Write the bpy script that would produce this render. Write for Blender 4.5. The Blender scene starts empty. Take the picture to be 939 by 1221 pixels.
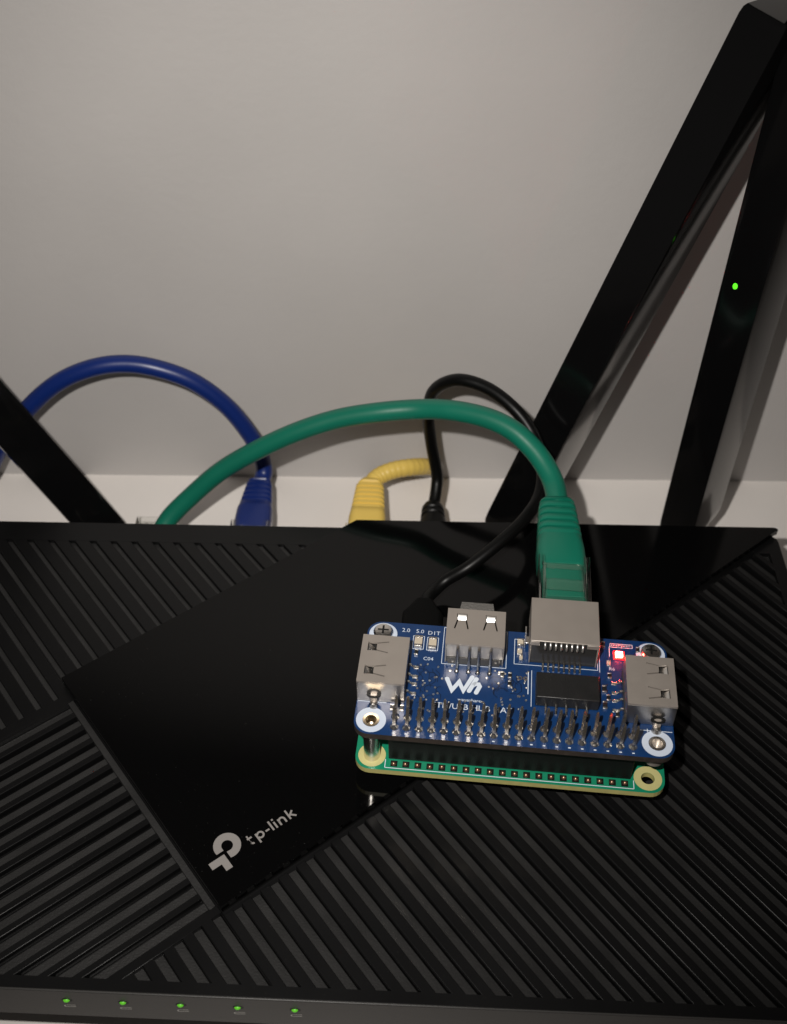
import bpy, bmesh, math, random
from mathutils import Vector, Matrix
random.seed(7)
S = bpy.context.scene
COL = S.collection
MM = 0.001
ZT = 37.0                                   # glossy lid of the router stands 37 mm above the table
def W(x, y, z): return Vector((x*MM, y*MM, (z+ZT)*MM))

# ------------------------------------------------------------------ camera
cam_d = bpy.data.cameras.new('camera'); cam = bpy.data.objects.new('camera', cam_d); COL.objects.link(cam)
S.camera = cam
pitch, roll = 0.787268, 0.018847
cp, sp = math.cos(pitch), math.sin(pitch)
r0, f0, u0 = Vector((1, 0, 0)), Vector((0, cp, -sp)), Vector((0, sp, cp))
c, s = math.cos(roll), math.sin(roll)
cr, cu = c*r0+s*u0, -s*r0+c*u0
CAMP = W(-8.84, -207.2, 211.69)
m = Matrix((cr, cu, -f0)).transposed().to_4x4(); m.translation = CAMP
cam.matrix_world = m
cam_d.sensor_fit = 'VERTICAL'; cam_d.sensor_height = 36; cam_d.lens = 1343.7/1221*36
cam_d.clip_start = 0.01; cam_d.clip_end = 50
cam_d.dof.use_dof = True; cam_d.dof.focus_distance = 0.238; cam_d.dof.aperture_fstop = 24
S.render.resolution_x, S.render.resolution_y = 787, 1024
# ------------------------------------------------------------------ light: dim room + the phone's flash beside the lens
world = bpy.data.worlds.new('World'); S.world = world; world.use_nodes = True
bg = world.node_tree.nodes['Background']; bg.inputs[0].default_value = (1.0, 0.93, 0.86, 1); bg.inputs[1].default_value = 0.045
fl = bpy.data.lights.new('phone_flash', 'SPOT'); fl.energy = 3.3; fl.spot_size = math.radians(85); fl.spot_blend = 1.0; fl.color = (1.0, 0.955, 0.90); fl.shadow_soft_size = 0.0022
flash = bpy.data.objects.new('phone_flash', fl); COL.objects.link(flash)
fm = Matrix((cr, cu, -f0)).transposed().to_4x4(); fm.translation = CAMP + cr*(-0.022) + cu*0.020; flash.matrix_world = fm
S.view_settings.view_transform = 'Standard'; S.view_settings.look = 'None'
S.view_settings.exposure = 0; S.view_settings.gamma = 1; S.view_settings.use_curve_mapping = False
try: S.cycles.max_bounces = 8; S.cycles.transparent_max_bounces = 12
except Exception: pass

# ------------------------------------------------------------------ materials
M = {}
def mat(name, col, rough=0.5, metal=0.0, bump=0.0, bscale=900, var=0.0, vscale=60, spec=0.5, coat=0.0, rvar=0.0):
    ma = bpy.data.materials.new(name); ma.use_nodes = True; nt = ma.node_tree
    b = nt.nodes['Principled BSDF']
    b.inputs['Base Color'].default_value = (*col, 1); b.inputs['Roughness'].default_value = rough
    b.inputs['Metallic'].default_value = metal; b.inputs['Specular IOR Level'].default_value = spec
    b.inputs['Coat Weight'].default_value = coat; b.inputs['Coat Roughness'].default_value = 0.08
    tc = nt.nodes.new('ShaderNodeTexCoord')
    if var or rvar:
        n = nt.nodes.new('ShaderNodeTexNoise'); n.inputs['Scale'].default_value = vscale; n.inputs['Detail'].default_value = 6
        nt.links.new(tc.outputs['Object'], n.inputs['Vector'])
        if var:
            mr = nt.nodes.new('ShaderNodeMapRange'); mr.inputs[1].default_value = .3; mr.inputs[2].default_value = .7
            mr.inputs[3].default_value = 1-var; mr.inputs[4].default_value = 1+var
            vm = nt.nodes.new('ShaderNodeVectorMath'); vm.operation = 'SCALE'; vm.inputs[0].default_value = col
            nt.links.new(n.outputs[0], mr.inputs[0]); nt.links.new(mr.outputs[0], vm.inputs['Scale'])
            nt.links.new(vm.outputs[0], b.inputs['Base Color'])
        if rvar:
            m2 = nt.nodes.new('ShaderNodeMapRange'); m2.inputs[1].default_value = .3; m2.inputs[2].default_value = .7
            m2.inputs[3].default_value = rough-rvar; m2.inputs[4].default_value = rough+rvar
            nt.links.new(n.outputs[0], m2.inputs[0]); nt.links.new(m2.outputs[0], b.inputs['Roughness'])
    if bump:
        n2 = nt.nodes.new('ShaderNodeTexNoise'); n2.inputs['Scale'].default_value = bscale; n2.inputs['Detail'].default_value = 3
        bp = nt.nodes.new('ShaderNodeBump'); bp.inputs['Strength'].default_value = bump; bp.inputs['Distance'].default_value = 0.0002
        nt.links.new(tc.outputs['Object'], n2.inputs['Vector']); nt.links.new(n2.outputs[0], bp.inputs['Height'])
        nt.links.new(bp.outputs[0], b.inputs['Normal'])
    M[name] = ma; return ma
def emat(name, col, strength):
    ma = mat(name, col, 0.4); b = ma.node_tree.nodes['Principled BSDF']
    b.inputs['Emission Color'].default_value = (*col, 1); b.inputs['Emission Strength'].default_value = strength
    return ma
mat('wall_paint', (0.470, 0.450, 0.437), 0.55, bump=0.35, bscale=500, var=0.035, vscale=22)
mat('table_laminate', (0.85, 0.805, 0.765), 0.5, bump=0.08, bscale=1500, var=0.025, vscale=40)
def dusty(name, col, rough, dust, dscale=2600, thr=0.755, smudge=0.05, spec=0.5):
    """black plastic with a few dust specks and a faint smear in the gloss"""
    ma = mat(name, col, rough, rvar=smudge, vscale=35, spec=spec); nt = ma.node_tree; b = nt.nodes['Principled BSDF']
    tc = nt.nodes.new('ShaderNodeTexCoord'); v = nt.nodes.new('ShaderNodeTexNoise'); v.inputs['Scale'].default_value = dscale
    v.inputs['Detail'].default_value = 1
    mr = nt.nodes.new('ShaderNodeMapRange'); mr.inputs[1].default_value = thr; mr.inputs[2].default_value = thr+.05
    mx = nt.nodes.new('ShaderNodeMix'); mx.data_type = 'RGBA'
    mx.inputs[6].default_value = (*col, 1); mx.inputs[7].default_value = (dust, dust, dust*.95, 1)
    nt.links.new(tc.outputs['Object'], v.inputs['Vector']); nt.links.new(v.outputs[0], mr.inputs[0])
    nt.links.new(mr.outputs[0], mx.inputs[0]); nt.links.new(mx.outputs[2], b.inputs['Base Color'])
    return ma
dusty('gloss_black', (0.0018, 0.0018, 0.0019), 0.09, 0.02, smudge=0.03, spec=0.24)
dusty('satin_black', (0.0042, 0.0042, 0.0044), 0.33, 0.02, smudge=0.05, spec=0.3)
mat('groove_grey', (0.0185, 0.0182, 0.018), 0.43, bump=0.35, bscale=2500, var=0.25, vscale=120)
mat('deep_black', (0.003, 0.003, 0.003), 0.5)
mat('bezel_grey', (0.042, 0.040, 0.038), 0.42, bump=0.1, bscale=2000, var=0.06, vscale=90)
mat('antenna_black', (0.003, 0.003, 0.0032), 0.12, rvar=0.03, vscale=30, spec=0.5)
mat('logo_silver', (0.22, 0.205, 0.195), 0.5, bump=0.1, bscale=3000)
mat('icon_print', (0.62, 0.60, 0.57), 0.6)
emat('green_led', (0.11, 0.5, 0.02), 0.30)
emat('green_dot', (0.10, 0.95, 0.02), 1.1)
emat('red_led', (1.0, 0.045, 0.03), 420)
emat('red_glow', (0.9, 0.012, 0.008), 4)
mat('green_jacket', (0.004, 0.135, 0.085), 0.38, bump=0.06, bscale=900, var=0.06, vscale=60)
mat('blue_jacket', (0.004, 0.019, 0.135), 0.36, bump=0.06, bscale=900, var=0.06, vscale=60)
mat('yellow_jacket', (0.78, 0.55, 0.12), 0.42, bump=0.06, bscale=900, var=0.05, vscale=60)
mat('black_jacket', (0.002, 0.002, 0.002), 0.40, spec=0.22, bump=0.08, bscale=1200)
mat('nickel', (0.42, 0.375, 0.335), 0.46, metal=0.62, bump=0.04, bscale=2500, rvar=0.05, vscale=300)
mat('shell_polished', (0.46, 0.43, 0.40), 0.34, metal=1.0, bump=0.1, bscale=600, rvar=0.06, vscale=250)
mat('bright_metal', (0.72, 0.69, 0.65), 0.24, metal=1.0, bump=0.15, bscale=2500)
mat('spring_metal', (0.85, 0.83, 0.80), 0.35, metal=1.0)
mat('solder', (0.60, 0.57, 0.53), 0.28, metal=1.0, bump=0.5, bscale=2200)
mat('pin_gold', (0.60, 0.53, 0.44), 0.27, metal=0.95)
mat('plug_black', (0.0013, 0.0013, 0.0013), 0.6, spec=0.12)
mat('brass', (0.50, 0.42, 0.30), 0.28, metal=1.0)
mat('pcb_blue', (0.0032, 0.029, 0.108), 0.32, var=0.10, vscale=400, coat=0.15)
mat('trace_blue', (0.001, 0.007, 0.028), 0.30)
mat('pcb_edge_dark', (0.035, 0.027, 0.022), 0.6, var=0.3, vscale=900)
mat('silk_white', (0.60, 0.66, 0.74), 0.55)
mat('ring_white', (0.52, 0.58, 0.68), 0.5)
mat('pcb_green', (0.006, 0.20, 0.105), 0.33, var=0.10, vscale=300)
mat('fr4_yellow', (0.44, 0.40, 0.15), 0.55, var=0.12, vscale=500)
mat('ring_yellow', (0.50, 0.46, 0.20), 0.5, var=0.05, vscale=400)
mat('copper_pad', (0.35, 0.20, 0.13), 0.35, metal=0.9)
mat('chip_black', (0.010, 0.010, 0.010), 0.42, bump=0.35, bscale=3000, rvar=0.06, vscale=500)
mat('header_black', (0.004, 0.004, 0.004), 0.5, spec=0.25)
mat('connector_plastic', (0.030, 0.029, 0.028), 0.16)
mat('cap_tan', (0.50, 0.43, 0.33), 0.45)
mat('white_plastic', (0.72, 0.70, 0.67), 0.4)
def clear_mat():
    ma = bpy.data.materials.new('clear_plastic'); ma.use_nodes = True; nt = ma.node_tree
    for n in list(nt.nodes): nt.nodes.remove(n)
    o = nt.nodes.new('ShaderNodeOutputMaterial'); t = nt.nodes.new('ShaderNodeBsdfTransparent'); g = nt.nodes.new('ShaderNodeBsdfGlossy')
    d = nt.nodes.new('ShaderNodeBsdfDiffuse'); d.inputs[0].default_value = (.75, .74, .70, 1)
    t.inputs[0].default_value = (.97, .975, .965, 1); g.inputs['Roughness'].default_value = .05; g.inputs[0].default_value = (.95, .92, .9, 1)
    fr = nt.nodes.new('ShaderNodeFresnel'); fr.inputs[0].default_value = 1.30
    m1 = nt.nodes.new('ShaderNodeMixShader'); m2 = nt.nodes.new('ShaderNodeMixShader'); m1.inputs[0].default_value = .004
    nt.links.new(t.outputs[0], m1.inputs[1]); nt.links.new(d.outputs[0], m1.inputs[2])
    nt.links.new(fr.outputs[0], m2.inputs[0]); nt.links.new(m1.outputs[0], m2.inputs[1]); nt.links.new(g.outputs[0], m2.inputs[2])
    nt.links.new(m2.outputs[0], o.inputs[0]); M['clear_plastic'] = ma
clear_mat()

# ------------------------------------------------------------------ mesh helpers (all in millimetres)
class MB:
    def __init__(self): self.v = []; self.f = []; self.sm = []; self.mi = []
    def add(self, vs, fs, smooth=False, mi=0):
        o = len(self.v); self.v += [tuple(q) for q in vs]
        for f in fs: self.f.append([i+o for i in f]); self.sm.append(smooth); self.mi.append(mi)
        return self
    def box(self, x0, x1, y0, y1, z0, z1, mi=0):
        vs = [(x, y, z) for z in (z0, z1) for y in (y0, y1) for x in (x0, x1)]
        return self.add(vs, [(0, 2, 3, 1), (4, 5, 7, 6), (0, 1, 5, 4), (2, 6, 7, 3), (0, 4, 6, 2), (1, 3, 7, 5)], mi=mi)
    def prism(self, poly, z0, z1, zt=None):
        n = len(poly)
        a = sum(poly[i][0]*poly[(i+1) % n][1]-poly[(i+1) % n][0]*poly[i][1] for i in range(n))
        if a < 0: poly = poly[::-1]
        vs = [(x, y, z0) for x, y in poly]+[(x, y, z1 if zt is None else zt(x, y)) for x, y in poly]
        fs = [tuple(range(n-1, -1, -1)), tuple(range(n, 2*n))]+[(i, (i+1) % n, n+(i+1) % n, n+i) for i in range(n)]
        return self.add(vs, fs)
    def loft(self, rings, cap=True, smooth=True):
        n = len(rings[0]); vs = [q for r in rings for q in r]; fs = []
        for k in range(len(rings)-1):
            for i in range(n): fs.append((k*n+i, k*n+(i+1) % n, (k+1)*n+(i+1) % n, (k+1)*n+i))
        if cap: fs.append(tuple(range(n-1, -1, -1))); fs.append(tuple(range((len(rings)-1)*n, len(rings)*n)))
        return self.add(vs, fs, smooth)
    def tube(self, pts, rad, seg=16, squash=1.0):
        pts = [Vector(q) for q in pts]; N = len(pts); rings = []; up = None
        for i in range(N):
            t = (pts[min(i+1, N-1)]-pts[max(i-1, 0)]).normalized()
            if up is None:
                up = Vector((0, 0, 1)) if abs(t.z) < .9 else Vector((1, 0, 0))
            up = (up-t*up.dot(t)).normalized(); sd = t.cross(up)
            rr = rad(i/(N-1)) if callable(rad) else rad
            rings.append([pts[i]+(sd*math.cos(a)+up*math.sin(a)*squash)*rr for a in [2*math.pi*k/seg for k in range(seg)]])
        return self.loft(rings)
    def cyl(self, x, y, z0, z1, r, seg=24, r1=None):
        r1 = r if r1 is None else r1
        return self.loft([[(x+rr*math.cos(2*math.pi*k/seg), y+rr*math.sin(2*math.pi*k/seg), z) for k in range(seg)] for z, rr in ((z0, r), (z1, r1))])
    def lathe(self, prof, x=0, y=0, seg=24, cap=True):
        return self.loft([[(x+r*math.cos(2*math.pi*k/seg), y+r*math.sin(2*math.pi*k/seg), z) for k in range(seg)] for r, z in prof], cap)
    def mesh(self, name, mats, off=(0, 0, 0)):
        me = bpy.data.meshes.new(name)
        me.from_pydata([((x-off[0])*MM, (y-off[1])*MM, (z-off[2])*MM) for x, y, z in self.v], [], self.f)
        for p, sm, mi in zip(me.polygons, self.sm, self.mi): p.use_smooth = sm; p.material_index = mi
        for a in (mats if isinstance(mats, (list, tuple)) else [mats]): me.materials.append(M[a])
        bm = bmesh.new(); bm.from_mesh(me); bmesh.ops.recalc_face_normals(bm, faces=bm.faces); bm.to_mesh(me); bm.free()
        try: me.set_sharp_from_angle(angle=math.radians(40))
        except Exception: pass
        return me
def link(name, me, parent=None, bevel=0, seg=2):
    o = bpy.data.objects.new(name, me); COL.objects.link(o)
    if parent is not None: o.parent = parent
    if bevel:
        b = o.modifiers.new('bevel', 'BEVEL'); b.width = bevel*MM; b.segments = seg; b.limit_method = 'ANGLE'; b.angle_limit = math.radians(35)
        b.harden_normals = False
    return o
def part(name, mb, mats, parent, bevel=0, seg=2):
    off = parent.get('_o', (0, 0, 0)) if parent is not None else (0, 0, -ZT)
    o = link(name, mb.mesh(name, mats, off), parent, bevel, seg); 
    o['_o'] = tuple(off); return o
def thing(name, label, cat, loc, rot=None):
    """an Empty at the base of a thing; loc in mm with z counted from the router's glossy lid"""
    o = bpy.data.objects.new(name, None); COL.objects.link(o); o.empty_display_size = .01
    if rot is None: o.location = W(*loc); o['_o'] = tuple(loc)
    else: o.matrix_world = rot; o['_o'] = (0, 0, 0)
    o['label'] = label; o['category'] = cat
    return o
def curve_mesh(name, loops, z0, z1, mats, side=None, off=(0, 0, 0)):
    """a flat plate with holes, thickness z0..z1"""
    cu_ = bpy.data.curves.new(name, 'CURVE'); cu_.dimensions = '2D'; cu_.fill_mode = 'BOTH'
    cu_.extrude = (z1-z0)/2*MM
    for lp in loops:
        sp_ = cu_.splines.new('POLY'); sp_.points.add(len(lp)-1); sp_.use_cyclic_u = True
        for q, (x, y) in zip(sp_.points, lp): q.co = ((x-off[0])*MM, (y-off[1])*MM, 0, 1)
    ob = bpy.data.objects.new('tmp', cu_); me = bpy.data.meshes.new_from_object(ob)
    bpy.data.objects.remove(ob); bpy.data.curves.remove(cu_)
    me.name = name; me.materials.clear()
    for a in (mats if isinstance(mats, (list, tuple)) else [mats]): me.materials.append(M[a])
    zc = ((z0+z1)/2-off[2])*MM
    for v in me.vertices: v.co.z += zc
    for p in me.polygons:
        p.use_smooth = False
        p.material_index = 1 if (side and abs(p.normal.z) < .5) else 0
    return me
def text_mesh(name, body, size, x, y, z, rot, mat_, align='LEFT'):
    cu_ = bpy.data.curves.new(name, 'FONT'); cu_.body = body; cu_.size = size*MM; cu_.align_x = align; cu_.resolution_u = 2
    ob = bpy.data.objects.new('tmp', cu_); me = bpy.data.meshes.new_from_object(ob)
    bpy.data.objects.remove(ob); bpy.data.curves.remove(cu_)
    me.transform(Matrix.Translation((x*MM, y*MM, z*MM)) @ Matrix.Rotation(rot, 4, 'Z'))
    me.materials.clear(); me.materials.append(M[mat_]); me.name = name
    return me
def rrect(x0, x1, y0, y1, r, n=6):
    o = []
    for cx, cy, a0 in ((x1-r, y1-r, 0), (x0+r, y1-r, 90), (x0+r, y0+r, 180), (x1-r, y0+r, 270)):
        for k in range(n+1):
            a = math.radians(a0+90*k/n); o.append((cx+r*math.cos(a), cy+r*math.sin(a)))
    return o
def circ(x, y, r, n=28): return [(x+r*math.cos(2*math.pi*k/n), y+r*math.sin(2*math.pi*k/n)) for k in range(n)]
def clip(poly, a, b, cc):
    """keep a*x+b*y >= cc"""
    out = []
    for i in range(len(poly)):
        p, q = poly[i], poly[(i+1) % len(poly)]
        dp, dq = a*p[0]+b*p[1]-cc, a*q[0]+b*q[1]-cc
        if dp >= 0: out.append(p)
        if (dp >= 0) != (dq >= 0):
            t = dp/(dp-dq); out.append((p[0]+(q[0]-p[0])*t, p[1]+(q[1]-p[1])*t))
    return out
def area(poly): return abs(sum(poly[i][0]*poly[(i+1) % len(poly)][1]-poly[(i+1) % len(poly)][0]*poly[i][1] for i in range(len(poly))))/2 if len(poly) > 2 else 0
def smooth_path(pts, n=10):
    pts = [Vector(q) for q in pts]; P = [pts[0]*2-pts[1]]+pts+[pts[-1]*2-pts[-2]]; out = []
    for i in range(1, len(P)-2):
        a, b, c_, d_ = P[i-1:i+3]
        for k in range(n):
            t = k/n
            out.append(0.5*((2*b)+(c_-a)*t+(2*a-5*b+4*c_-d_)*t*t+(3*b-a-3*c_+d_)*t**3))
    return out+[pts[-1]]
def stroke(mb, pts, w, z0, z1):
    """flat lettering stroke made of overlapping-free mitred quads"""
    pts = [Vector((q[0], q[1], 0)) for q in pts]; N = len(pts); l, r = [], []
    for i in range(N):
        t0 = (pts[i]-pts[i-1]).normalized() if i else (pts[1]-pts[0]).normalized()
        t1 = (pts[i+1]-pts[i]).normalized() if i < N-1 else t0
        t = (t0+t1).normalized(); k = 1/max(.5, t.dot(t0)); nn = Vector((-t.y, t.x, 0))*w/2*k
        l.append(pts[i]+nn); r.append(pts[i]-nn)
    vs = []; fs = []
    for a, b in zip(l, r): vs += [(a.x, a.y, z0), (b.x, b.y, z0), (a.x, a.y, z1), (b.x, b.y, z1)]
    for i in range(N-1):
        o = 4*i; fs += [(o+2, o+3, o+7, o+6), (o, o+4, o+5, o+1), (o, o+2, o+6, o+4), (o+1, o+5, o+7, o+3)]
    fs += [(0, 1, 3, 2), (4*N-4, 4*N-2, 4*N-1, 4*N-3)]
    mb.add(vs, fs); return mb

# ================================================================== the setting
tb = MB().box(-420, 420, -420, 300, -ZT-25, -ZT)
# the wall runs 0.8 degrees off the router's back edge
wa = math.atan2(3.4, 253.)
def wall_y(x): return 56.3+math.tan(wa)*x
vs = [(-420, wall_y(-420)), (420, wall_y(420)), (420, wall_y(420)+60), (-420, wall_y(-420)+60)]
wb = MB().prism(vs, -ZT, 520)
tb = MB().prism([(-420, -420), (420, -420), (420, wall_y(420)+60), (-420, wall_y(-420)+60)], -ZT-25, -ZT-0.02)
table = part('table', tb, 'table_laminate', None); table['kind'] = 'structure'
wall = part('wall', wb, 'wall_paint', None); wall['kind'] = 'structure'
table['label'] = 'warm white laminate table top under the router'; wall['label'] = 'plain grey painted wall behind the router'

# ================================================================== the router
XL, XR = -165.0, 92.5
def fy(x): return -123.63-0.0238*x
phi = 0.6725853
du, dv = (math.cos(phi), math.sin(phi)), (-math.sin(phi), math.cos(phi))
Lx, Ly = -84.5865, -52.1288
def xy(u, v): return (Lx+u*du[0]+v*dv[0], Ly+u*du[1]+v*dv[1])
def uvof(x, y): return ((x-Lx)*du[0]+(y-Ly)*du[1], (x-Lx)*dv[0]+(y-Ly)*dv[1])
router = thing('router', 'black router with a slanted glossy lid, ribbed top and raised antennas', 'router', (-36, -62, -ZT))
ZR = -2.5                                     # level of the ribs
ROFF = router['_o']
def outline(i=0.0, r=2.5, front=0.0):
    pts = []
    x0, x1, yb = XL+i, XR-i, -i
    for cx, cy, a0 in ((x1-r, yb-r, 0), (x0+r, yb-r, 90), (x0+r, fy(x0)+i+front+r, 180), (x1-r, fy(x1)+i+front+r, 270)):
        for k in range(5):
            a = math.radians(a0+90*k/4); pts.append((cx+r*math.cos(a), cy+r*math.sin(a)))
    return pts
inner = [(XR-3.2, -6.5), (XL+4, -6.5), (XL+4, fy(XL+4)+2.2), (XR-3.2, fy(XR-3.2)+2.2)]
o = link('rim', curve_mesh('rim', [outline(), inner], -4.5, ZR+.03, 'satin_black', off=ROFF), router, bevel=0.15); o['_o'] = tuple(ROFF)
secs = []
for z, i, fr in ((-4.55, 0.0, 0), (-14.8, 0.0, 0), (-15.4, 1.0, 1), (-30, 12, 22), (-34, 14, 26)):
    secs.append([(x, y, z) for x, y in outline(i if z > -20 else i*.6, 2.5, fr)])
part('body', MB().loft(secs, smooth=False), 'satin_black', router)
for fx, fyy in ((-140, -14), (68, -14), (-140, -84), (68, -84)):
    part('foot', MB().cyl(fx, fyy, -ZT, -33.9, 5), 'black_jacket', router)
# front bezel with the row of lights
e = 0.35
bz = MB().prism([(XL+3, fy(XL+3)-e), (XR-3, fy(XR-3)-e), (XR-3, fy(XR-3)+.5), (XL+3, fy(XL+3)+.5)], -14.6, -2.9)
bezel = part('front_bezel', bz, 'bezel_grey', router, bevel=0.2)
for x in (-69.4, -58.6, -47.6, -36.7, -25.8):
    y = fy(x)-e
    lm = MB(); rings = []
    for k in range(3):
        rr = (.66, .58, .3)[k]; yy = y+(.1, -.18, -.42)[k]
        rings.append([(x+rr*math.cos(a)*1.05, yy, -6.9+rr*.72*math.sin(a)) for a in [2*math.pi*j/14 for j in range(14)]])
    lm.loft(rings); sl = part('status_light', lm, 'green_led', router)
    part('light_surround', MB().loft([[(x+.12+rr*math.cos(a)*1.05, yy, -6.95+rr*.75*math.sin(a)) for a in [2*math.pi*j/14 for j in range(14)]] for rr, yy in ((1.02, y+.02), (1.0, y-.05))]), 'deep_black', sl)
    ic = MB()                                  # little outlined symbol under each light
    lp = rrect(x+.3-1.25, x+.3+1.25, -10.1, -9.1, .45, 4); li = rrect(x+.3-1.0, x+.3+1.0, -9.87, -9.33, .25, 4); n = len(lp)
    ic.add([(a, y-.03, b) for a, b in lp]+[(a, y-.03, b) for a, b in li], [(i, (i+1) % n, n+(i+1) % n, n+i) for i in range(n)])
    part('printed_symbol', ic, 'icon_print', router)
# ---- ribs: raised glossy lands and the lighter strips sunk between them
inn2 = [(XR-2.9, -6.2), (XL+3.7, -6.2), (XL+3.7, fy(XL+4)+1.9), (XR-2.9, fy(XR-3.2)+1.9)]
innuv = [uvof(*q) for q in inn2]
def region(*hp):
    q = innuv
    for h in hp: q = clip(q, *h)
    return q
R_TL1 = region((1, 0, 0), (0, 1, 0.3)); R_TL2 = region((-1, 0, 0), (0, 1, -3.3))
R_BL = region((-1, 0, 1.4), (0, -1, 5.3), (0, 1, -67.9))
R_R1 = region((1, 0, 0), (0, -1, 70.2)); R_R2 = region((-1, 0, 0), (0, -1, 69.1))
def strip(reg, ax, a, b):
    q = clip(reg, *((1, 0, a) if ax == 'u' else (0, 1, a)))
    return clip(q, *((-1, 0, -b) if ax == 'u' else (0, -1, -b)))
def hidden(q):                                 # wholly under the glossy lid
    return all(-69 < v < -.2 and u > .2 for u, v in q)
def land(q, name='rib', up=0.0):
    if len(q) < 3 or area(q) < .6 or hidden(q): return
    part(name, MB().prism([xy(*t) for t in q], -4.4, ZR+up), 'satin_black', router, bevel=0.11, seg=2)
def sunk(q, a, ax, tilt, depth=-3.55):
    if len(q) < 3 or area(q) < .6 or hidden(q): return
    g = lambda x, y: depth-tilt*((uvof(x, y)[0 if ax == 'u' else 1])-a)
    part('groove_strip', MB().prism([xy(*t) for t in q], -4.4, depth, zt=g), 'groove_grey', router, bevel=0.08, seg=1)
def field(regs, ax, start, P, w, k0, k1, tilt=0.0, gap=lambda a: 0.0):
    for k in range(k0, k1):
        a = start+P*k
        wk = w(a) if callable(w) else w
        for reg in regs:
            sunk(strip(reg, ax, a+.04, a+wk-.04), a, ax, tilt)
            land(strip(reg, ax, a+wk+gap(a), a+P))
field([R_TL1, R_TL2], 'u', 13.1, 4.25, 1.32, -32, 18)
field([R_BL], 'v', -8.46, -4.2, 0, 0, 0)
for k in range(15):
    top = -6.35-4.2*k
    q = strip(R_BL, 'v', top-2.2+.04, top-.04); sunk(q, top, 'v', 0.0, -3.5)
    land(strip(R_BL, 'v', top-4.2+.62, top-2.2))
land(strip(region((-1, 0, 1.7)), 'v', -6.35, -5.3))
field([R_R1, R_R2], 'u', -2.3, 4.33, lambda a: 2.02+.002*max(0, a), -8, 42, tilt=0.12, gap=lambda a: .08+.0035*max(0, a))
land(strip(region((-1, 0, 0)), 'v', -5.6, -3.0), 'divider', .02); land(strip(region((-1, 0, 0.0)), 'v', -69.4, -67.6), 'divider', .02)
part('lid_border', MB().prism([xy(*t) for t in [(-1.7, -5.6), (-.25, -5.6), (-.25, -67.6), (-1.7, -67.6)]], -4.4, ZR+.045), 'groove_grey', router, bevel=.1, seg=1)
# ---- glossy lid with the maker's mark
A0 = (Lx-Ly/dv[1]*0, 0)
sTL = -Ly/du[1]; TLx = Lx+sTL*du[0]
Bx, By = xy(0, -69.5)
yR = By+(XR-Bx)*du[1]/du[0]
yT = By+(91.4-Bx)*du[1]/du[0]
lidpoly = [(Lx, Ly), (Bx, By), (91.4, yT), (92.3, yT+.5), (92.2, .2), (91.5, .6), (TLx+.6, .6)]
lid = part('glossy_lid', MB().prism(lidpoly, -1.7, 0), 'gloss_black', router, bevel=0.04, seg=1)
pl = [xy(.7, -.7), xy(.7, -68.7), (87.5, By+(87.5-Bx)*du[1]/du[0]+.3), (87.5, -.9), (TLx+1.5, -.9)]
part('lid_plinth', MB().prism(pl, -4.4, -1.75), 'deep_black', router)
# mark: three quarter ring, L-shaped foot, lower-case letters (u runs along the text, v is up)
def poly_uv(mb, pts, z0, z1): return mb.prism([xy(*t) for t in pts], z0, z1)
lg = MB(); cx, cy, ro, ri = 7.95, -59.1, 2.85, 1.2
a0 = math.degrees(math.atan2(-2.72, -.9)); n = 26
angs = [math.radians(a0+360-(i*(360-(194.5-a0-0))/(1))) for i in range(0)]
st, en = math.radians(-107), math.radians(191)
ring = [(st+(en-st)*i/n) for i in range(n+1)]
vs = []
for i, a in enumerate(ring):
    for rr in (ro, ri):
        pu, pv = cx+rr*math.cos(a), cy+rr*math.sin(a)
        if i == 0: pu = 7.15
        if i == n: pv = -59.62
        q = xy(pu, pv); vs += [(q[0], q[1], .02), (q[0], q[1], .05)]
fs = []
for i in range(n):
    o4 = 4*i; fs += [(o4+1, o4+3, o4+7, o4+5), (o4, o4+1, o4+5, o4+4), (o4+2, o4+6, o4+7, o4+3)]
lg.add(vs, fs)
poly_uv(lg, [(2.74, -60.38), (6.42, -60.38), (6.42, -62.0), (4.9, -62.0), (2.74, -62.0)], .02, .05)
poly_uv(lg, [(4.9, -62.0), (6.42, -62.0), (6.42, -63.8), (4.9, -63.8)], .02, .05)
part('logo_mark', lg, 'logo_silver', lid)
bl = -62.0; xh = 1.62; sw = .40
def arc(cx, cy, r, a, b, n=10, ry=None):
    ry = r if ry is None else ry
    return [(cx+r*math.cos(math.radians(a+(b-a)*i/n)), cy+ry*math.sin(math.radians(a+(b-a)*i/n))) for i in range(n+1)]
letters = [
    [[(12.15, bl+2.25), (12.15, bl+.55)]+arc(12.7, bl+.6, .55, 180, 275, 6), [(11.85, bl+1.5), (12.95, bl+1.5)]],
    [[(13.9, bl-.75), (13.9, bl+1.6)], arc(14.68, bl+.82, .66, 200, 520, 22)],
    [[(15.95, bl+.8), (16.85, bl+.8)]],
    [[(17.5, bl), (17.5, bl+2.4)]],
    [[(18.4, bl), (18.4, bl+1.6)], [(18.4, bl+2.0), (18.4, bl+2.4)]],
    [[(19.4, bl), (19.4, bl+1.6)], [(19.4, bl+.9)]+arc(20.05, bl+.9, .62, 180, 0, 10)+[(20.67, bl)]],
    [[(21.7, bl), (21.7, bl+2.4)], [(21.85, bl+.75), (22.95, bl+1.6)], [(22.15, bl+.95), (23.1, bl)]]]
for strokes in letters:
    lm = MB()
    for sidx, stp in enumerate(strokes): stroke(lm, [xy(*q) for q in stp], sw, .02, .05+.004*sidx)
    part('logo_letter', lm, 'logo_silver', lid)
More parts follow.
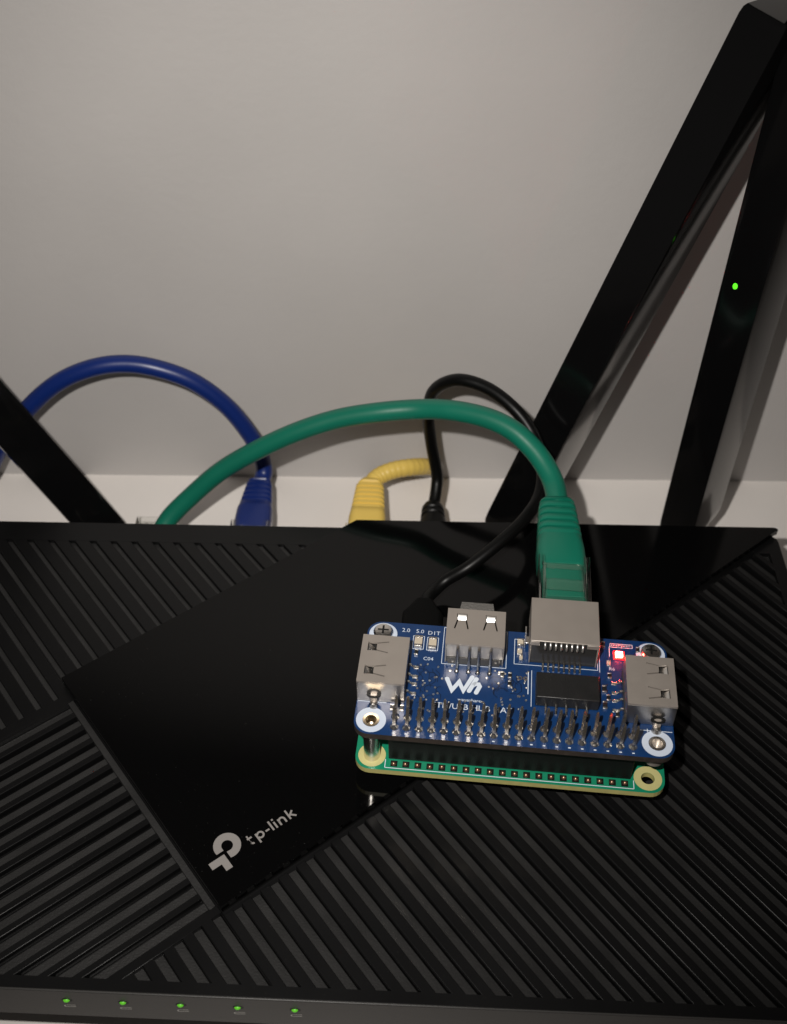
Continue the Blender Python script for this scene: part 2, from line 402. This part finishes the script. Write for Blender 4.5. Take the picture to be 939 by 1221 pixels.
# ---- antennas: square rods standing on edge, hinged to the back
def antenna(p0, lean, length, w=10.4, t=18.5, dot=False, dirx=1, tau=38):
    """p0: foot of the front edge (mm); lean degrees to +x; side = width of the rod; front edge faces the viewer"""
    a = Vector((math.sin(math.radians(lean)), 0, math.cos(math.radians(lean)))); ex = Vector((a.z, 0, -a.x)); ey = Vector((0, 1, 0))
    tau = math.radians(tau)
    fl_ = (-math.cos(tau)*ex+math.sin(tau)*ey)*w if dirx > 0 else (-math.sin(tau)*ex+math.cos(tau)*ey)*t
    fr_ = (math.sin(tau)*ex+math.cos(tau)*ey)*t if dirx > 0 else (math.cos(tau)*ex+math.sin(tau)*ey)*w
    P0 = Vector(p0)
    def ringat(s, k=1.0, bev=.9):
        cen = P0+a*s+(fl_+fr_)*.5; co = [Vector((0, 0, 0)), fr_, fl_+fr_, fl_]; out = []
        for i in range(4):
            q, pv, nx = co[i], co[i-1], co[(i+1) % 4]
            for t in ((pv-q).normalized()*bev*(.35 if dirx > 0 else 1.4), (nx-q).normalized()*bev*(1.4 if dirx > 0 else .35)):
                out.append(cen+(P0+a*s+q+t-cen)*k)
        return out
    rings = [ringat(0, .80), ringat(1.2, .92), ringat(3, .98), ringat(6, 1)]
    rings += [ringat(length*.5), ringat(length-2.2), ringat(length-.9, .97), ringat(length-.2, .90)]
    an = part('antenna', MB().loft([[tuple(q) for q in r] for r in rings], smooth=False), 'antenna_black', router, bevel=0.12)
    cen = P0+a*1.0+(fl_+fr_)*.5
    hz = cen.z-1.5
    hg = MB(); segs = 20
    rr = [[(cen.x+r*math.cos(2*math.pi*k/segs), y, hz+r*math.sin(2*math.pi*k/segs)) for k in range(segs)] for y, r in ((.1, 4.6), (cen.y-6.5, 4.6), (cen.y-5.8, 4.2), (cen.y+2, 4.2))]
    hg.loft(rr); part('hinge', hg, 'antenna_black', an, bevel=.3)
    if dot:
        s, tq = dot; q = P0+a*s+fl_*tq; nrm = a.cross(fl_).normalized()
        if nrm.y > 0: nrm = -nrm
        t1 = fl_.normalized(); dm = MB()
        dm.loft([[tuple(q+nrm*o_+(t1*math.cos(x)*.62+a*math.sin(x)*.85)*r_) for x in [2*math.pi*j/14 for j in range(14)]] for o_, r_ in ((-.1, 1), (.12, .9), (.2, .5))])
        part('green_glint', dm, 'green_dot', an)  # reflected green light, added as a small glowing dot on the rod
    return an
la = 15.6
antenna((33.85-(13.2+22)*math.tan(math.radians(la)), 12, -22), la, 153)
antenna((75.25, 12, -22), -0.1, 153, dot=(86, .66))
antenna((-92.9, 12, -29), -25.0, 160, w=11.6, t=15, dirx=-1)

# ================================================================== the two stacked boards
O = Vector((17.26575, -65.40514, 18.0542)); ex = Vector((.99593371, -.09008907, .01956638)); ey = Vector((.09008907, .99593371, -.02238327))
ex.normalize(); ey = (ey-ex*ey.dot(ex)).normalized(); ez = ex.cross(ey)
def frame(z):
    mm_ = Matrix((ex, ey, ez)).transposed().to_4x4(); q = O+ez*z; mm_.translation = W(*q); return mm_
HOLES = [(-29, 11.5), (-29, -11.5), (29, -11.5), (29, 11.5)]
# ---------------- green board (local origin on its top face)
ZP = -12.55
pi = thing('computer_board', 'small bare green circuit board lying on the router under the blue board', 'circuit board', None, frame(ZP))
link('board', curve_mesh('board', [rrect(-32.5, 32.5, -15, 15, 3.2)]+[circ(x, y, 1.4) for x, y in HOLES], -1.45, 0, ['pcb_green', 'fr4_yellow'], side=True), pi, bevel=.12, seg=1)
for x, y in HOLES:
    link('mounting_ring', curve_mesh('mounting_ring', [circ(x, y, 2.95), circ(x, y, 1.42)], .01, .05, 'ring_yellow'), pi)
part('header_housing', MB().box(-25.4, 25.4, -12.15, -7.2, .02, 10.85), 'header_black', pi, bevel=.15)
fr_ = MB(); 
for a, b in (((-26, -14.35), (26, -14.35)), ((-26, -14.35), (-26, -12.3)), ((26, -14.35), (26, -12.3))): stroke(fr_, [a, b], .16, .015, .035)
part('silkscreen_outline', fr_, 'silk_white', pi)
padm = None
pm = MB().box(-.72, .72, -.72, .72, .02, .10).mesh('pad_frame', 'header_black')
sm = MB().lathe([(.55, .10), (.50, .28), (.22, .55), (.05, .6)], seg=10).mesh('solder_joint', 'copper_pad')
for k in range(20):
    x = -24.13+2.54*k
    o = link('pad_frame', pm, pi); o.location = (x*MM, -13.25*MM, 0)
    o = link('solder_joint', sm, pi); o.location = ((x+random.uniform(-.15, .15))*MM, (-13.2+random.uniform(-.15, .15))*MM, 0); o.rotation_euler.z = random.random()*6
part('processor_chip', MB().box(-4, 8, -4, 8, .02, 1.2), 'chip_black', pi, bevel=.1)
for x, w in ((-21.4, 7.6), (-8.8, 7.6), (20.1, 11.2)):
    part('port', MB().box(x-w/2, x+w/2, 10.2, 15.6, .02, 2.7), 'nickel', pi, bevel=.25)
for x, y, dn in ((-29, -11.5, 1), (-29, 11.5, 1), (29, 11.5, 1)):
    part('standoff', MB().cyl(x, y, .06, 9.7 if y < 0 else 10.9, 1.75, 6 if False else 20), 'bright_metal', pi)
    part('nut', MB().cyl(x, y, -3.0, -1.47, 2.6, 6), 'deep_black', pi, bevel=.1)
    wz = (O+ex*x+ey*y+ez*ZP).z
    ground = 0.0 if (uvof(*(O+ex*x+ey*y).xy)[1] > -69.5) else ZR
    part('screw_leg', MB().cyl(x, y, -(wz-ground)+.06, -2.9, 1.15, 16), 'bright_metal', pi)
# ---------------- blue board (local origin on its top face)
hat = thing('hub_board', 'blue expansion board with metal sockets and upright pins, stacked on the green board', 'circuit board', None, frame(0))
link('board', curve_mesh('board', [rrect(-32.5, 32.5, -15, 15, 3.2)]+[circ(x, y, 1.5) for x, y in HOLES], -1.6, 0, ['pcb_blue', 'pcb_edge_dark'], side=True), hat, bevel=.1, seg=1)
for x, y in HOLES:
    link('mounting_ring', curve_mesh('mounting_ring', [circ(x, y, 3.1), circ(x, y, 1.75)], .012, .045, 'ring_white'), hat)
for (x, y), mt in (((-29, -11.5), 'brass'), ((29, -11.5), 'bright_metal')):   # threaded spacer ends seen down the holes
    part('spacer', MB().lathe([(1.7, .015), (1.7, .10), (1.15, .10), (1.1, -2.2), (.6, -2.6), (.05, -2.7)], x, y, cap=False), mt, hat)
part('spacer', MB().cyl(29, -11.5, -5.2, -1.62, 2.0, 20), 'nickel', hat)
for x, y in ((-29, 11.5), (29, 11.5)):                                        # slotted screw heads
    sc = part('screw_head', MB().lathe([(2.15, .05), (2.15, .9), (1.8, 1.35), (.9, 1.5), (.05, 1.5)], x, y), 'bright_metal', hat)
    part('slot', MB().box(x-1.2, x+1.2, y-.22, y+.22, 1.4, 1.53).box(x-.22, x+.22, y-1.2, y+1.2, 1.4, 1.535), 'deep_black', sc)
# header pins
pinm = MB().loft([[(x*s_, y*s_, z) for x, y in ((-1, -1), (1, -1), (1, 1), (-1, 1))] for z, s_ in ((-.1, .32), (6.3, .32), (7.0, .14))], smooth=False).mesh('header_pin', 'pin_gold')
sold = MB().lathe([(.92, .012), (.86, .16), (.55, .42), (.36, .95), (.32, 1.15)], seg=12).mesh('solder_joint', 'solder')
for k in range(20):
    for y in (-12.77, -10.23):
        x = -24.13+2.54*k
        o = link('header_pin', pinm, hat); o.location = (x*MM, y*MM, 0)
        o.rotation_euler = (random.uniform(-.03, .03), random.uniform(-.035, .035)+.02, random.uniform(-.1, .1))
        o = link('solder_joint', sold, hat); o.location = (x*MM, y*MM, 0); o.rotation_euler.z = random.random()*6; o.scale = (1, 1, random.uniform(.8, 1.3))
# dots of silkscreen in front of the pins
for k in range(20):
    part('silkscreen_dot', MB().box(-24.13+2.54*k-.25, -24.13+2.54*k+.25, -14.45, -14.2, .012, .03), 'silk_white', hat)
# ---- USB sockets: local frame x across the socket, y towards its opening; placed by a matrix
def usb(cx, cy, ang, hw=6.25, dp=9.9, h=6.5):
    R_ = Matrix.Rotation(math.radians(ang), 4, 'Z'); T_ = Matrix.Translation((cx*MM, cy*MM, 0)) @ R_
    def put(name, me, par, bevel=0):
        me.transform(T_); return link(name, me, par, bevel, 2)
    y0, y1 = 0, dp
    slots = []
    for sx in (-3.1, 3.1):
        slots.append([(sx-1.15, y1-1.3), (sx+1.15, y1-1.3), (sx+1.05, y1-3.0), (sx+1.6, y1-5.6), (sx+1.3, y1-5.7), (sx+.75, y1-3.2),
                      (sx-.75, y1-3.2), (sx-1.3, y1-5.7), (sx-1.6, y1-5.6), (sx-1.05, y1-3.0)])
    top = put('usb_socket', curve_mesh('usb_socket', [[(-hw, y0), (hw, y0), (hw, y1), (-hw, y1)]]+slots, h-.5, h, 'nickel'), hat, .2)
    sh = MB().box(-hw, -hw+.3, y0, y1, .05, h-.52).box(hw-.3, hw, y0, y1, .05, h-.52).box(-hw+.31, hw-.31, y0+.02, y0+.3, 2.2, h-.52)
    put('shell_side', sh.mesh('shell_side', 'shell_polished'), top, .08)
    put('insulator', MB().box(-hw+.35, hw-.35, y0+.35, y1-4.2, .05, h-1.3).box(-hw+.35, hw-.35, y1-4.19, y1-1.2, .05, h-2.4).box(-hw+.7, hw-.7, -.15, .33, .05, 2.15).mesh('insulator', 'connector_plastic'), top)
    for sx in (-3.1, 3.1):                     # spring tongues bent down into the slots
        tm = MB(); ya = y1-1.45; rows = [(0, .92, .28), (.35, .90, .42), (.75, .85, .70), (1.15, .78, 1.10), (1.65, .70, 1.75), (1.9, .68, 1.75)]
        tv = [(sx+sg*w_, ya-dy, h-dz-th) for dy, w_, dz in rows for th in (0, .15) for sg in (-1, 1)]
        tf = []
        for r_ in range(len(rows)-1):
            q = 4*r_; tf += [(q, q+1, q+5, q+4), (q+2, q+6, q+7, q+3), (q, q+4, q+6, q+2), (q+1, q+3, q+7, q+5)]
        tm.add(tv, tf+[(0, 2, 3, 1), (len(tv)-4, len(tv)-3, len(tv)-1, len(tv)-2)], smooth=True)
        put('spring_tongue', tm.mesh('spring_tongue', 'spring_metal'), top)
    lip = MB().add([(-3.7, y1+.02, h-.3), (3.7, y1+.02, h-.3), (3.7, y1+.02, h), (-3.7, y1+.02, h), (-3.4, y1+1.5, h+.35), (3.4, y1+1.5, h+.35), (3.4, y1+1.5, h+.6), (-3.4, y1+1.5, h+.6)],
                   [(0, 1, 5, 4), (3, 7, 6, 2), (0, 4, 7, 3), (1, 2, 6, 5), (4, 5, 6, 7), (0, 3, 2, 1)])
    if ang == 0: put('lip', lip.mesh('lip', 'bright_metal'), top)
    for px in (-3.5, -1.0, 1.0, 3.5):
        if ang == 0:
            pth = [(px, .1, 5.4), (px, -.5, 5.3), (px, -.75, 4.6), (px, -1.5, .9), (px, -1.9, .3), (px, -2.5, .2)]
            put('contact_leg', MB().tube(pth, .3, 8).mesh('contact_leg', 'bright_metal'), top)
            put('solder_joint', MB().lathe([(.55, .012), (.5, .2), (.3, .5), (.1, .6)], px, -2.2, 10).mesh('solder_joint', 'solder'), top)
        else:
            pth = [(px, .1, .9), (px, -.5, .85), (px, -.8, .35), (px, -1.3, .2), (px, -2.0, .18)]
            put('contact_leg', MB().tube(pth, .28, 8).mesh('contact_leg', 'bright_metal'), top)
            put('solder_joint', MB().box(px-.42, px+.42, -2.2, -1.1, .012, .16).mesh('solder_joint', 'solder'), top, .05)
    return top
uL = usb(-22.6, -.6, 90); uM = usb(-8.85, 4.9, 0); uR = usb(22.5, -.75, -90)
# soldered shell lugs in front of the side sockets
for x, y in ((-28.9, -7.3), (29.0, -7.9)):
    part('shell_lug', MB().box(x-.75, x+.75, y-.2, y+.75, .02, 2.6), 'nickel', hat, bevel=.15)
    part('lug_slot', MB().lathe([(1.5, .0), (1.5, .35), (.9, .35), (.85, .0)], 0, 0, 20, False), 'header_black', hat).matrix_local = Matrix.Translation((x*MM, (y+.15)*MM, 2.6*MM)) @ Matrix.Diagonal((1, .55, 1, 1))
    part('solder_joint', MB().lathe([(1.1, .012), (1.0, .35), (.7, .95), (.2, 1.15)], x, y-.5, 12), 'solder', hat)
# ---- network jack
jk = part('network_jack', MB().box(2.8, 17.2, 6.6, 18.8, 7.2, 7.5).box(2.8, 3.1, 6.6, 18.8, .05, 7.19).box(16.9, 17.2, 6.6, 18.8, .05, 7.19), 'nickel', hat, bevel=.1)
part('jack_skirt', MB().box(2.8, 4.7, 6.3, 6.58, 6.3, 7.45).box(14.6, 17.2, 6.3, 6.58, 6.3, 7.45), 'nickel', jk, bevel=.06)
part('insulator', MB().box(3.12, 16.88, 6.75, 12.5, .05, 7.18), 'connector_plastic', jk, bevel=.1)
for k in range(8):
    x = 5.9+1.12*k
    part('contact', MB().tube([(x, 6.9, 7.05), (x, 6.5, 7.0), (x, 6.05, 6.6), (x, 5.85, 6.0), (x, 6.7, 5.6)], .26, 8), 'spring_metal', jk)
    part('contact_leg', MB().tube([(x, 6.74, .7), (x, 6.0, .65), (x, 5.5, .3), (x, 4.5, .2)], .26, 8), 'bright_metal', jk)
part('jack_tab', MB().box(1.75, 2.05, 10.5, 12.4, .05, 5.2).box(2.06, 2.79, 10.5, 12.4, 1.6, 1.9), 'bright_metal', jk, bevel=.06)
part('jack_tab', MB().box(17.4, 17.65, 11, 12.6, .05, 3.6), 'bright_metal', jk)
part('transformer', MB().box(4.4, 17.4, -4.6, 1.9, .05, 3.2), 'chip_black', hat, bevel=.18)
for k in range(5):
    part('contact_leg', MB().tube([(6.6+2.1*k, -4.5, .8), (6.6+2.1*k, -5.3, .7), (6.6+2.1*k, -5.7, .2), (6.6+2.1*k, -6.6, .15)], .3, 8), 'bright_metal', hat)
# red light and small chip parts
rl = part('red_power_light', MB().box(21.45, 22.95, 9.65, 11.15, .40, .75), 'red_led', hat, bevel=.15)
part('light_halo', MB().box(21.0, 23.4, 9.3, 11.5, .03, .39), 'red_glow', rl, bevel=.1)  # halo of the red light, added as a weakly glowing block under it
def smd(x, y, w, l, h=.7, body='cap_tan', rz=0):
    b_ = part('chip_capacitor', MB().box(x-w/2, x+w/2, y-l*.30, y+l*.30, .02, h), body, hat, bevel=.05)
    for sg in (-1, 1):
        part('end_cap', MB().box(x-w/2-.03, x+w/2+.03, y+sg*l*.40-l*.1, y+sg*l*.40+l*.1, .02, h+.04), 'solder', b_, bevel=.05)
smd(-21.1, 9.85, 1.7, 3.0); smd(-18.0, 9.7, 1.7, 3.0); smd(1.0, 11.8, 1.3, 1.9, .6); smd(0.9, 9.2, 1.1, 1.7, .5)
smd(20.0, 4.6, .8, 1.4, .45, 'chip_black'); smd(18.8, 1.0, .9, 1.9, .5, 'chip_black'); smd(18.8, -3.2, .9, 1.9, .5, 'chip_black')
smd(24.8, 9.9, 1.0, 1.4, .5); smd(4.1, 9.6, .7, 1.2, .4, 'chip_black') if False else None
for x, y in ((-21.3, 6.9), (-1.0, 2.6), (-1.0, .4), (-2.6, 2.6), (19.9, 8.0), (19.6, -1.2), (21.3, -5.3), (-25.0, -8.2), (-23.0, -8.2), (1.2, 7.6), (18.9, 13.1), (26.3, 12.3)):
    smd(x, y, .75, 1.5, .45, random.choice(('chip_black', 'cap_tan', 'chip_black')))
via = MB(); vr = random.Random(11)
for i in range(90):
    x, y = vr.uniform(-21, 3), vr.uniform(-8.4, 4.2)
    if -15.2 < x < -6.2 and -3.6 < y < 2.6: continue
    via.lathe([(.26, .012), (.24, .03), (.12, .03), (.1, .012)], x, y, 8)
o = part('via_holes', via, 'solder', hat); o['kind'] = 'stuff'
# silkscreen outlines and lettering
sk = MB()
def rect_sk(x0, x1, y0, y1, w=.13):
    for i, (a, b) in enumerate((((x0, y0), (x1, y0)), ((x1, y0), (x1, y1)), ((x1, y1), (x0, y1)), ((x0, y1), (x0, y0)))):
        stroke(sk, [a, b], w, .014, .028+.002*i)
rect_sk(-22.3, -19.9, 8.05, 11.65); rect_sk(-19.2, -16.8, 7.9, 11.5); rect_sk(-.2, 17.6, 6.0, 12.9); rect_sk(-15.7, -1.9, 4.55, 14.7)
stroke(sk, [(3.6, 4.6), (3.6, -4.9)], .13, .014, .03); stroke(sk, [(2.9, 3.8), (2.9, -1.8)], .2, .014, .031)
stroke(sk, [(18.0, 13.6), (18.0, 5.5)], .14, .014, .033); stroke(sk, [(20.2, 12.8), (20.2, 10.0)], .14, .014, .03)
stroke(sk, [(-32.3, -6.95), (-26.3, -6.95)], .14, .014, .031); stroke(sk, [(24.5, -8.5), (32.2, -8.5)], .14, .014, .031); stroke(sk, [(27.2, -8.1), (27.2, -8.9)], .14, .014, .036)
rect_sk(20.4, 25.2, 12.75, 13.7)
for k in range(12): stroke(sk, [(20.8+.35*k, 13.0+.1*(k % 3)), (20.8+.35*k, 13.45)], .13, .014, .034)
part('silkscreen', sk, 'silk_white', hat)
for x, y in ((1.15, 2.3), (2.3, 2.3)):
    part('via_ring', MB().lathe([(.5, .012), (.5, .05), (.28, .05), (.28, .012)], x, y, 16, False), 'brass', hat)
def txt(body, size, x, y, align='CENTER', name='lettering'):
    link(name, text_mesh(name, body, size, x, y, .03, 0, 'silk_white', align), hat)
txt('2.0', 1.5, -24.1, 12.55); txt('5.0', 1.5, -21.0, 12.5); txt('D1T', 1.5, -17.9, 12.3)
txt('C04', 1.3, -18.6, 5.1); txt('ETH/USB HUB HAT', 2.0, -8.6, -7.1); txt('R6', 1.2, 20.6, 6.3); txt('waveshare', 1.15, -9.2, -4.95)
# the maker's mark: a W running into an h
wm = MB(); ww = .95
def rs(pts):
    stroke(wm, pts, ww, .014, .04)
    for q in (pts[0], pts[-1]): wm.cyl(q[0], q[1], .014, .041, ww/2, 14)
rs([(-14.2, .6), (-13.0, -2.3), (-11.6, .0), (-10.6, -2.2), (-8.9, 1.5)]); 
rs([(-8.0, 1.1), (-9.4, -2.2)]); rs([(-8.85, -.9), (-8.2, -.25), (-7.5, -.25), (-7.25, -.8), (-7.9, -2.5)])
part('logo_mark', wm, 'silk_white', hat)
# copper tracks showing faintly through the solder mask
tr = MB(); rnd = random.Random(3)
def track(x, y, d, n):
    pts = [(x, y)]; dirs = [(1, 0), (.7, .7), (0, 1), (-.7, .7), (-1, 0), (-.7, -.7), (0, -1), (.7, -.7)]
    for _ in range(n):
        l = rnd.uniform(.5, 1.8); x += dirs[d][0]*l; y += dirs[d][1]*l; pts.append((x, y)); d = (d+rnd.choice((-1, 1))) % 8
    return pts
for i in range(70):
    x, y = rnd.choice(((-20, 3), (-17.5, 2), (-18, -2), (-3.5, 1), (-3, -3), (-15, -4), (0, 0), (-20, -5), (-12, 3.2), (0.2, 5)))
    q = track(x+rnd.uniform(-1.6, 1.6), y+rnd.uniform(-1.6, 1.6), rnd.choice((2, 6, 3, 1)), 3)
    if all(-22 < a < 2 and -8.3 < b < 4 and not (-15 < a < -6.5 and -3.2 < b < 2) for a, b in q): stroke(tr, q, .14, .006, .011+.00005*i)
o = part('copper_tracks', tr, 'trace_blue', hat); o['kind'] = 'stuff'

# ================================================================== cables
def rr_ring(cen, a, b, t, w, h, r=None, n=3):
    """rounded rectangle ring around cen; a,b = unit side/up vectors"""
    r = min(w, h)*.28 if r is None else r
    return [tuple(Vector(cen)+a*x+b*y) for x, y in rrect(-w/2, w/2, -h/2, h/2, r, n)]
def boot(name, start, dirv, up, prof, mt, par, ribs=()):
    """moulded boot: prof = [(distance, width, height, lift)]"""
    d_ = Vector(dirv).normalized(); b_ = (Vector(up)-d_*Vector(up).dot(d_)).normalized(); a_ = d_.cross(b_)
    rings = [rr_ring(Vector(start)+d_*s_+b_*lf, a_, b_, d_, w_, h_) for s_, w_, h_, lf in prof]
    return part(name, MB().loft(rings), mt, par, bevel=0)
def plug(start, dirv, up, length, par, w=11.6, h=7.6):
    """clear modular plug reaching back from its boot: a hollow clear shell with its latch"""
    d_ = Vector(dirv).normalized(); b_ = (Vector(up)-d_*Vector(up).dot(d_)).normalized(); a_ = d_.cross(b_); st = Vector(start)
    mb = MB()
    def bx(a0, a1, s0, s1, b0, b1):
        vs = [tuple(st+a_*x+d_*y+b_*z) for z in (b0, b1) for y in (s0, s1) for x in (a0, a1)]
        mb.add(vs, [(0, 2, 3, 1), (4, 5, 7, 6), (0, 1, 5, 4), (2, 6, 7, 3), (0, 4, 6, 2), (1, 3, 7, 5)])
    bx(-w/2, -w/2+.9, 0, length, -h/2, h/2); bx(w/2-.9, w/2, 0, length, -h/2, h/2)
    bx(-w/2+.91, w/2-.91, 0, length, h/2-.5, h/2); bx(-w/2+.91, w/2-.91, 0, length, -h/2, -h/2+.5)
    pg = part('plug', mb, 'clear_plastic', par, bevel=.18)
    mb = MB(); bx(-w/2+1.6, w/2-1.6, length*.46, length*.62, h/2+.02, h/2+.35); bx(-w/2+1.6, w/2-1.6, length*.78, length*.86, h/2+.02, h/2+.25)
    bx(-w/2+1.0, -w/2+1.5, length*.3, length*.98, h/2+.02, h/2+.3); bx(w/2-1.5, w/2-1.0, length*.3, length*.98, h/2+.02, h/2+.3)
    part('plug_ridge', mb, 'clear_plastic', pg, bevel=.1)
    return pg
# --- green cable: hub jack -> over the router -> port at its back
gpath = [(30.5, -18.0, 21.2), (30.6, -13.6, 21.3), (30.3, -8.0, 21.9), (28.6, -3.5, 23.5), (25.4, 1.0, 25.7), (20.4, 5.5, 27.8), (14.0, 9.5, 28.3), (5.7, 13.5, 27.1), (-2.7, 17.0, 24.4), (-13.6, 18.0, 22.2), (-24.6, 19.0, 18.7), (-35.9, 19.0, 13.6), (-47.6, 19.0, 6.3), (-56.9, 18.5, -0.6), (-65.4, 17.0, -8.7), (-71.6, 14.5, -14.6), (-74.5, 11.0, -18.3), (-75.5, 7.0, -19.5)]
gc = thing('network_cable', 'green network cable arching from the blue board to the back of the router', 'cable', (-75.5, 7.0, -19.5))
part('sheath', MB().tube(smooth_path(gpath), 2.65, 20), 'green_jacket', gc)
def hw(x, y, z): return O+ex*x+ey*y+ez*z
gp = [(0, 9.6, 6.6, 0), (9.5, 9.6, 6.6, 0), (9.6, 10.6, 7.4, 0), (10.6, 11.0, 7.8, 0), (16, 11.0, 7.6, 0), (19.2, 10.4, 7.4, .05)]
s_ = 19.4
for k in range(5):
    w_ = 10.2-.34*k; gp += [(s_, w_-.1, 7.4-.1*k, .05), (s_+.5, w_+.15, 7.7-.1*k, .05), (s_+1.3, w_, 7.6-.1*k, .05), (s_+1.75, w_-.35, 7.2-.1*k, .05), (s_+1.9, w_-1.5, 6.1-.1*k, .05), (s_+2.3, w_-1.55, 6.0-.1*k, .05)]; s_ += 2.3
gp += [(s_, 8.4, 7.1, .05), (s_+.7, 8.2, 6.9, .05), (s_+1.2, 7.4, 6.4, .05), (s_+1.5, 5.4, 5.2, .05)]
bt = boot('boot', hw(10.2, 20.5, 3.6), ey-ex*.055, ez, gp, 'green_jacket', gc)
plug(hw(10, 12.5, 3.6), ey, ez, 20.2, gc, h=7.0)
plug((-75.5, .2, -19.5), (0, 1, 0), (0, 0, 1), 15.5, gc)
# --- blue cable
RIBS = lambda L0, w0, w1, n, p: [x for k in range(n) for x in (lambda s, w: [(s, w+.1, 6.9-.1*k, 0), (s+p*.55, w, 6.8-.1*k, 0), (s+p*.65, w-.9, 6.0-.1*k, 0), (s+p*.95, w-.95, 5.9-.1*k, 0)])(L0+k*p, w0+(w1-w0)*k/n)]
bpath = [(-48.9, 33.0, -21.4), (-48.6, 36.5, -21.4), (-47.9, 39.5, -19.7), (-48.8, 41.5, -15.1), (-51.6, 42.5, -7.7), (-57.6, 43.0, 2.6), (-65.9, 43.0, 11.0), (-75.2, 43.0, 15.5), (-84.4, 43.0, 17.1), (-93.7, 42.0, 16.2), (-103.7, 41.0, 11.7), (-113.6, 40.0, 3.1), (-123.7, 40.0, -9.6), (-133, 39.0, -25.1), (-139, 36, -33.2), (-150, 30, -34.4), (-175, 22, -34.4), (-230, 10, -34.4), (-300, 0, -34.4)]
bc = thing('network_cable', 'blue network cable looping up against the wall behind the slanted antenna', 'cable', (-150, 30, -ZT))
part('sheath', MB().tube(smooth_path(bpath), 2.55, 20), 'blue_jacket', bc)
bpf = [(0, 10.2, 7.6, 0), (4, 10.6, 7.8, 0), (9, 10.4, 7.6, 0), (11, 9.6, 7.2, 0)]+RIBS(11.2, 9.4, 7.2, 5, 2.0)+[(21.4, 6.8, 6.2, 0), (22.4, 5.2, 5.0, 0)]
boot('boot', (-49.2, 13.5, -21.0), (.02, 1, -.01), (0, 0, 1), bpf, 'blue_jacket', bc)
plug((-49.2, .2, -21.0), (0, 1, 0), (0, 0, 1), 16.5, bc)
# --- yellow cable
ypath = [(-16.2, 31.0, -21.3), (-15.9, 35.5, -21.2), (-13.6, 38.8, -20.4), (-9.2, 41.0, -19.7), (-4.2, 43.0, -20.2), (-0.2, 46.3, -22.8), (2.2, 50.8, -27.0), (3.2, 56.4, -32.0)]
yc = thing('network_cable', 'yellow network cable running from the router into the wall', 'cable', (-16.2, 0.2, -21.5))
part('sheath', MB().tube(smooth_path(ypath, 16), lambda t: 2.6+(.09 if .22 < t < .72 and int(t*110) % 5 < 3 else 0), 20), 'yellow_jacket', yc)
ypf = [(0, 10.8, 7.8, 0), (4, 10.8, 7.9, 0), (8, 10.6, 7.8, 0), (10, 10.0, 7.6, 0)]+RIBS(10.3, 9.9, 8.0, 6, 1.9)+[(22, 7.2, 6.6, 0), (23.6, 5.6, 5.4, 0)]
boot('boot', (-16.6, 13.0, -21.0), (.03, 1, -.01), (0, 0, 1), ypf, 'yellow_jacket', yc)
plug((-16.6, .2, -21.0), (0, 1, 0), (0, 0, 1), 16.0, yc)
gr = part('cable_grommet', MB().lathe([(2.75, -.1), (2.75, .5), (3.3, .4), (3.5, .0)], 0, 0, 28), 'white_plastic', None)
gr.matrix_world = Matrix.Translation(W(3.2, wall_y(3)-.05, -32.0)) @ Matrix.Rotation(math.radians(90), 4, 'X')
gr.data.transform(Matrix.Translation((0, 0, -ZT*MM)))
gr['label'] = 'small white collar on the wall where the yellow cable enters'; gr['category'] = 'grommet'
# --- black power cable
kpath = [(2.6, 20.0, -20.2), (2.7, 25.0, -19.9), (3.5, 30.0, -17.2), (3.6, 33.0, -13.3), (1.7, 35.0, -3.7), (0.4, 34.0, 8.1), (1.5, 31.0, 19.3), (7.2, 27.0, 26.3), (14.9, 23.0, 27.0), (21.8, 17.5, 24.8), (26.7, 12.5, 20.5), (29.0, 5.5, 16.8), (28.0, -3.0, 14.0), (23.4, -11.5, 13.4), (16.8, -18.5, 12.0), (9.8, -23.6, 9.2), (4.3, -25.2, 5.8), (1.5, -27.6, 4.7), (-.2, -30.2, 4.9), (-.7, -33.0, 5.2)]
kc = thing('power_cable', 'thin black power cable looping from the router back to the green board', 'cable', (2.6, 5, -20.2))
part('sheath', MB().tube(smooth_path(kpath), lambda t: 1.72-.22*max(0, min(1, (t-.5)*4)), 16), 'black_jacket', kc)
kp = [(0, 9.0, 9.0, 0), (16, 9.0, 9.0, 0), (19.5, 7.6, 7.6, 0), (20.2, 7.4, 7.4, 0), (20.5, 6.6, 6.6, 0), (21, 6.6, 6.6, 0), (21.3, 7.2, 7.2, 0), (22.4, 7.0, 7.0, 0), (22.7, 6.2, 6.2, 0), (23.2, 6.2, 6.2, 0), (23.5, 6.8, 6.8, 0), (25, 6.4, 6.4, 0), (26.2, 5.2, 5.2, 0), (26.8, 3.6, 3.6, 0)]
d_, a_, b_ = Vector((0, 1, 0)), Vector((1, 0, 0)), Vector((0, 0, 1))
part('strain_relief', MB().loft([[(2.6+w/2*math.cos(t), .4+s_, -20.2+h/2*math.sin(t)) for t in [2*math.pi*k/20 for k in range(20)]] for s_, w, h, _ in kp]), 'black_jacket', kc)
boot('micro_plug', hw(-21.4, 15.7, -11.15), ey, ez, [(0, 8.4, 2.4, 0), (.6, 9.6, 4.8, 0), (11, 9.6, 4.8, 0), (13, 7, 4.4, 0), (15.5, 4.2, 4.0, 0)], 'plug_black', kc)
# tidy helper properties
for o in bpy.data.objects:
    if '_o' in o: del o['_o']
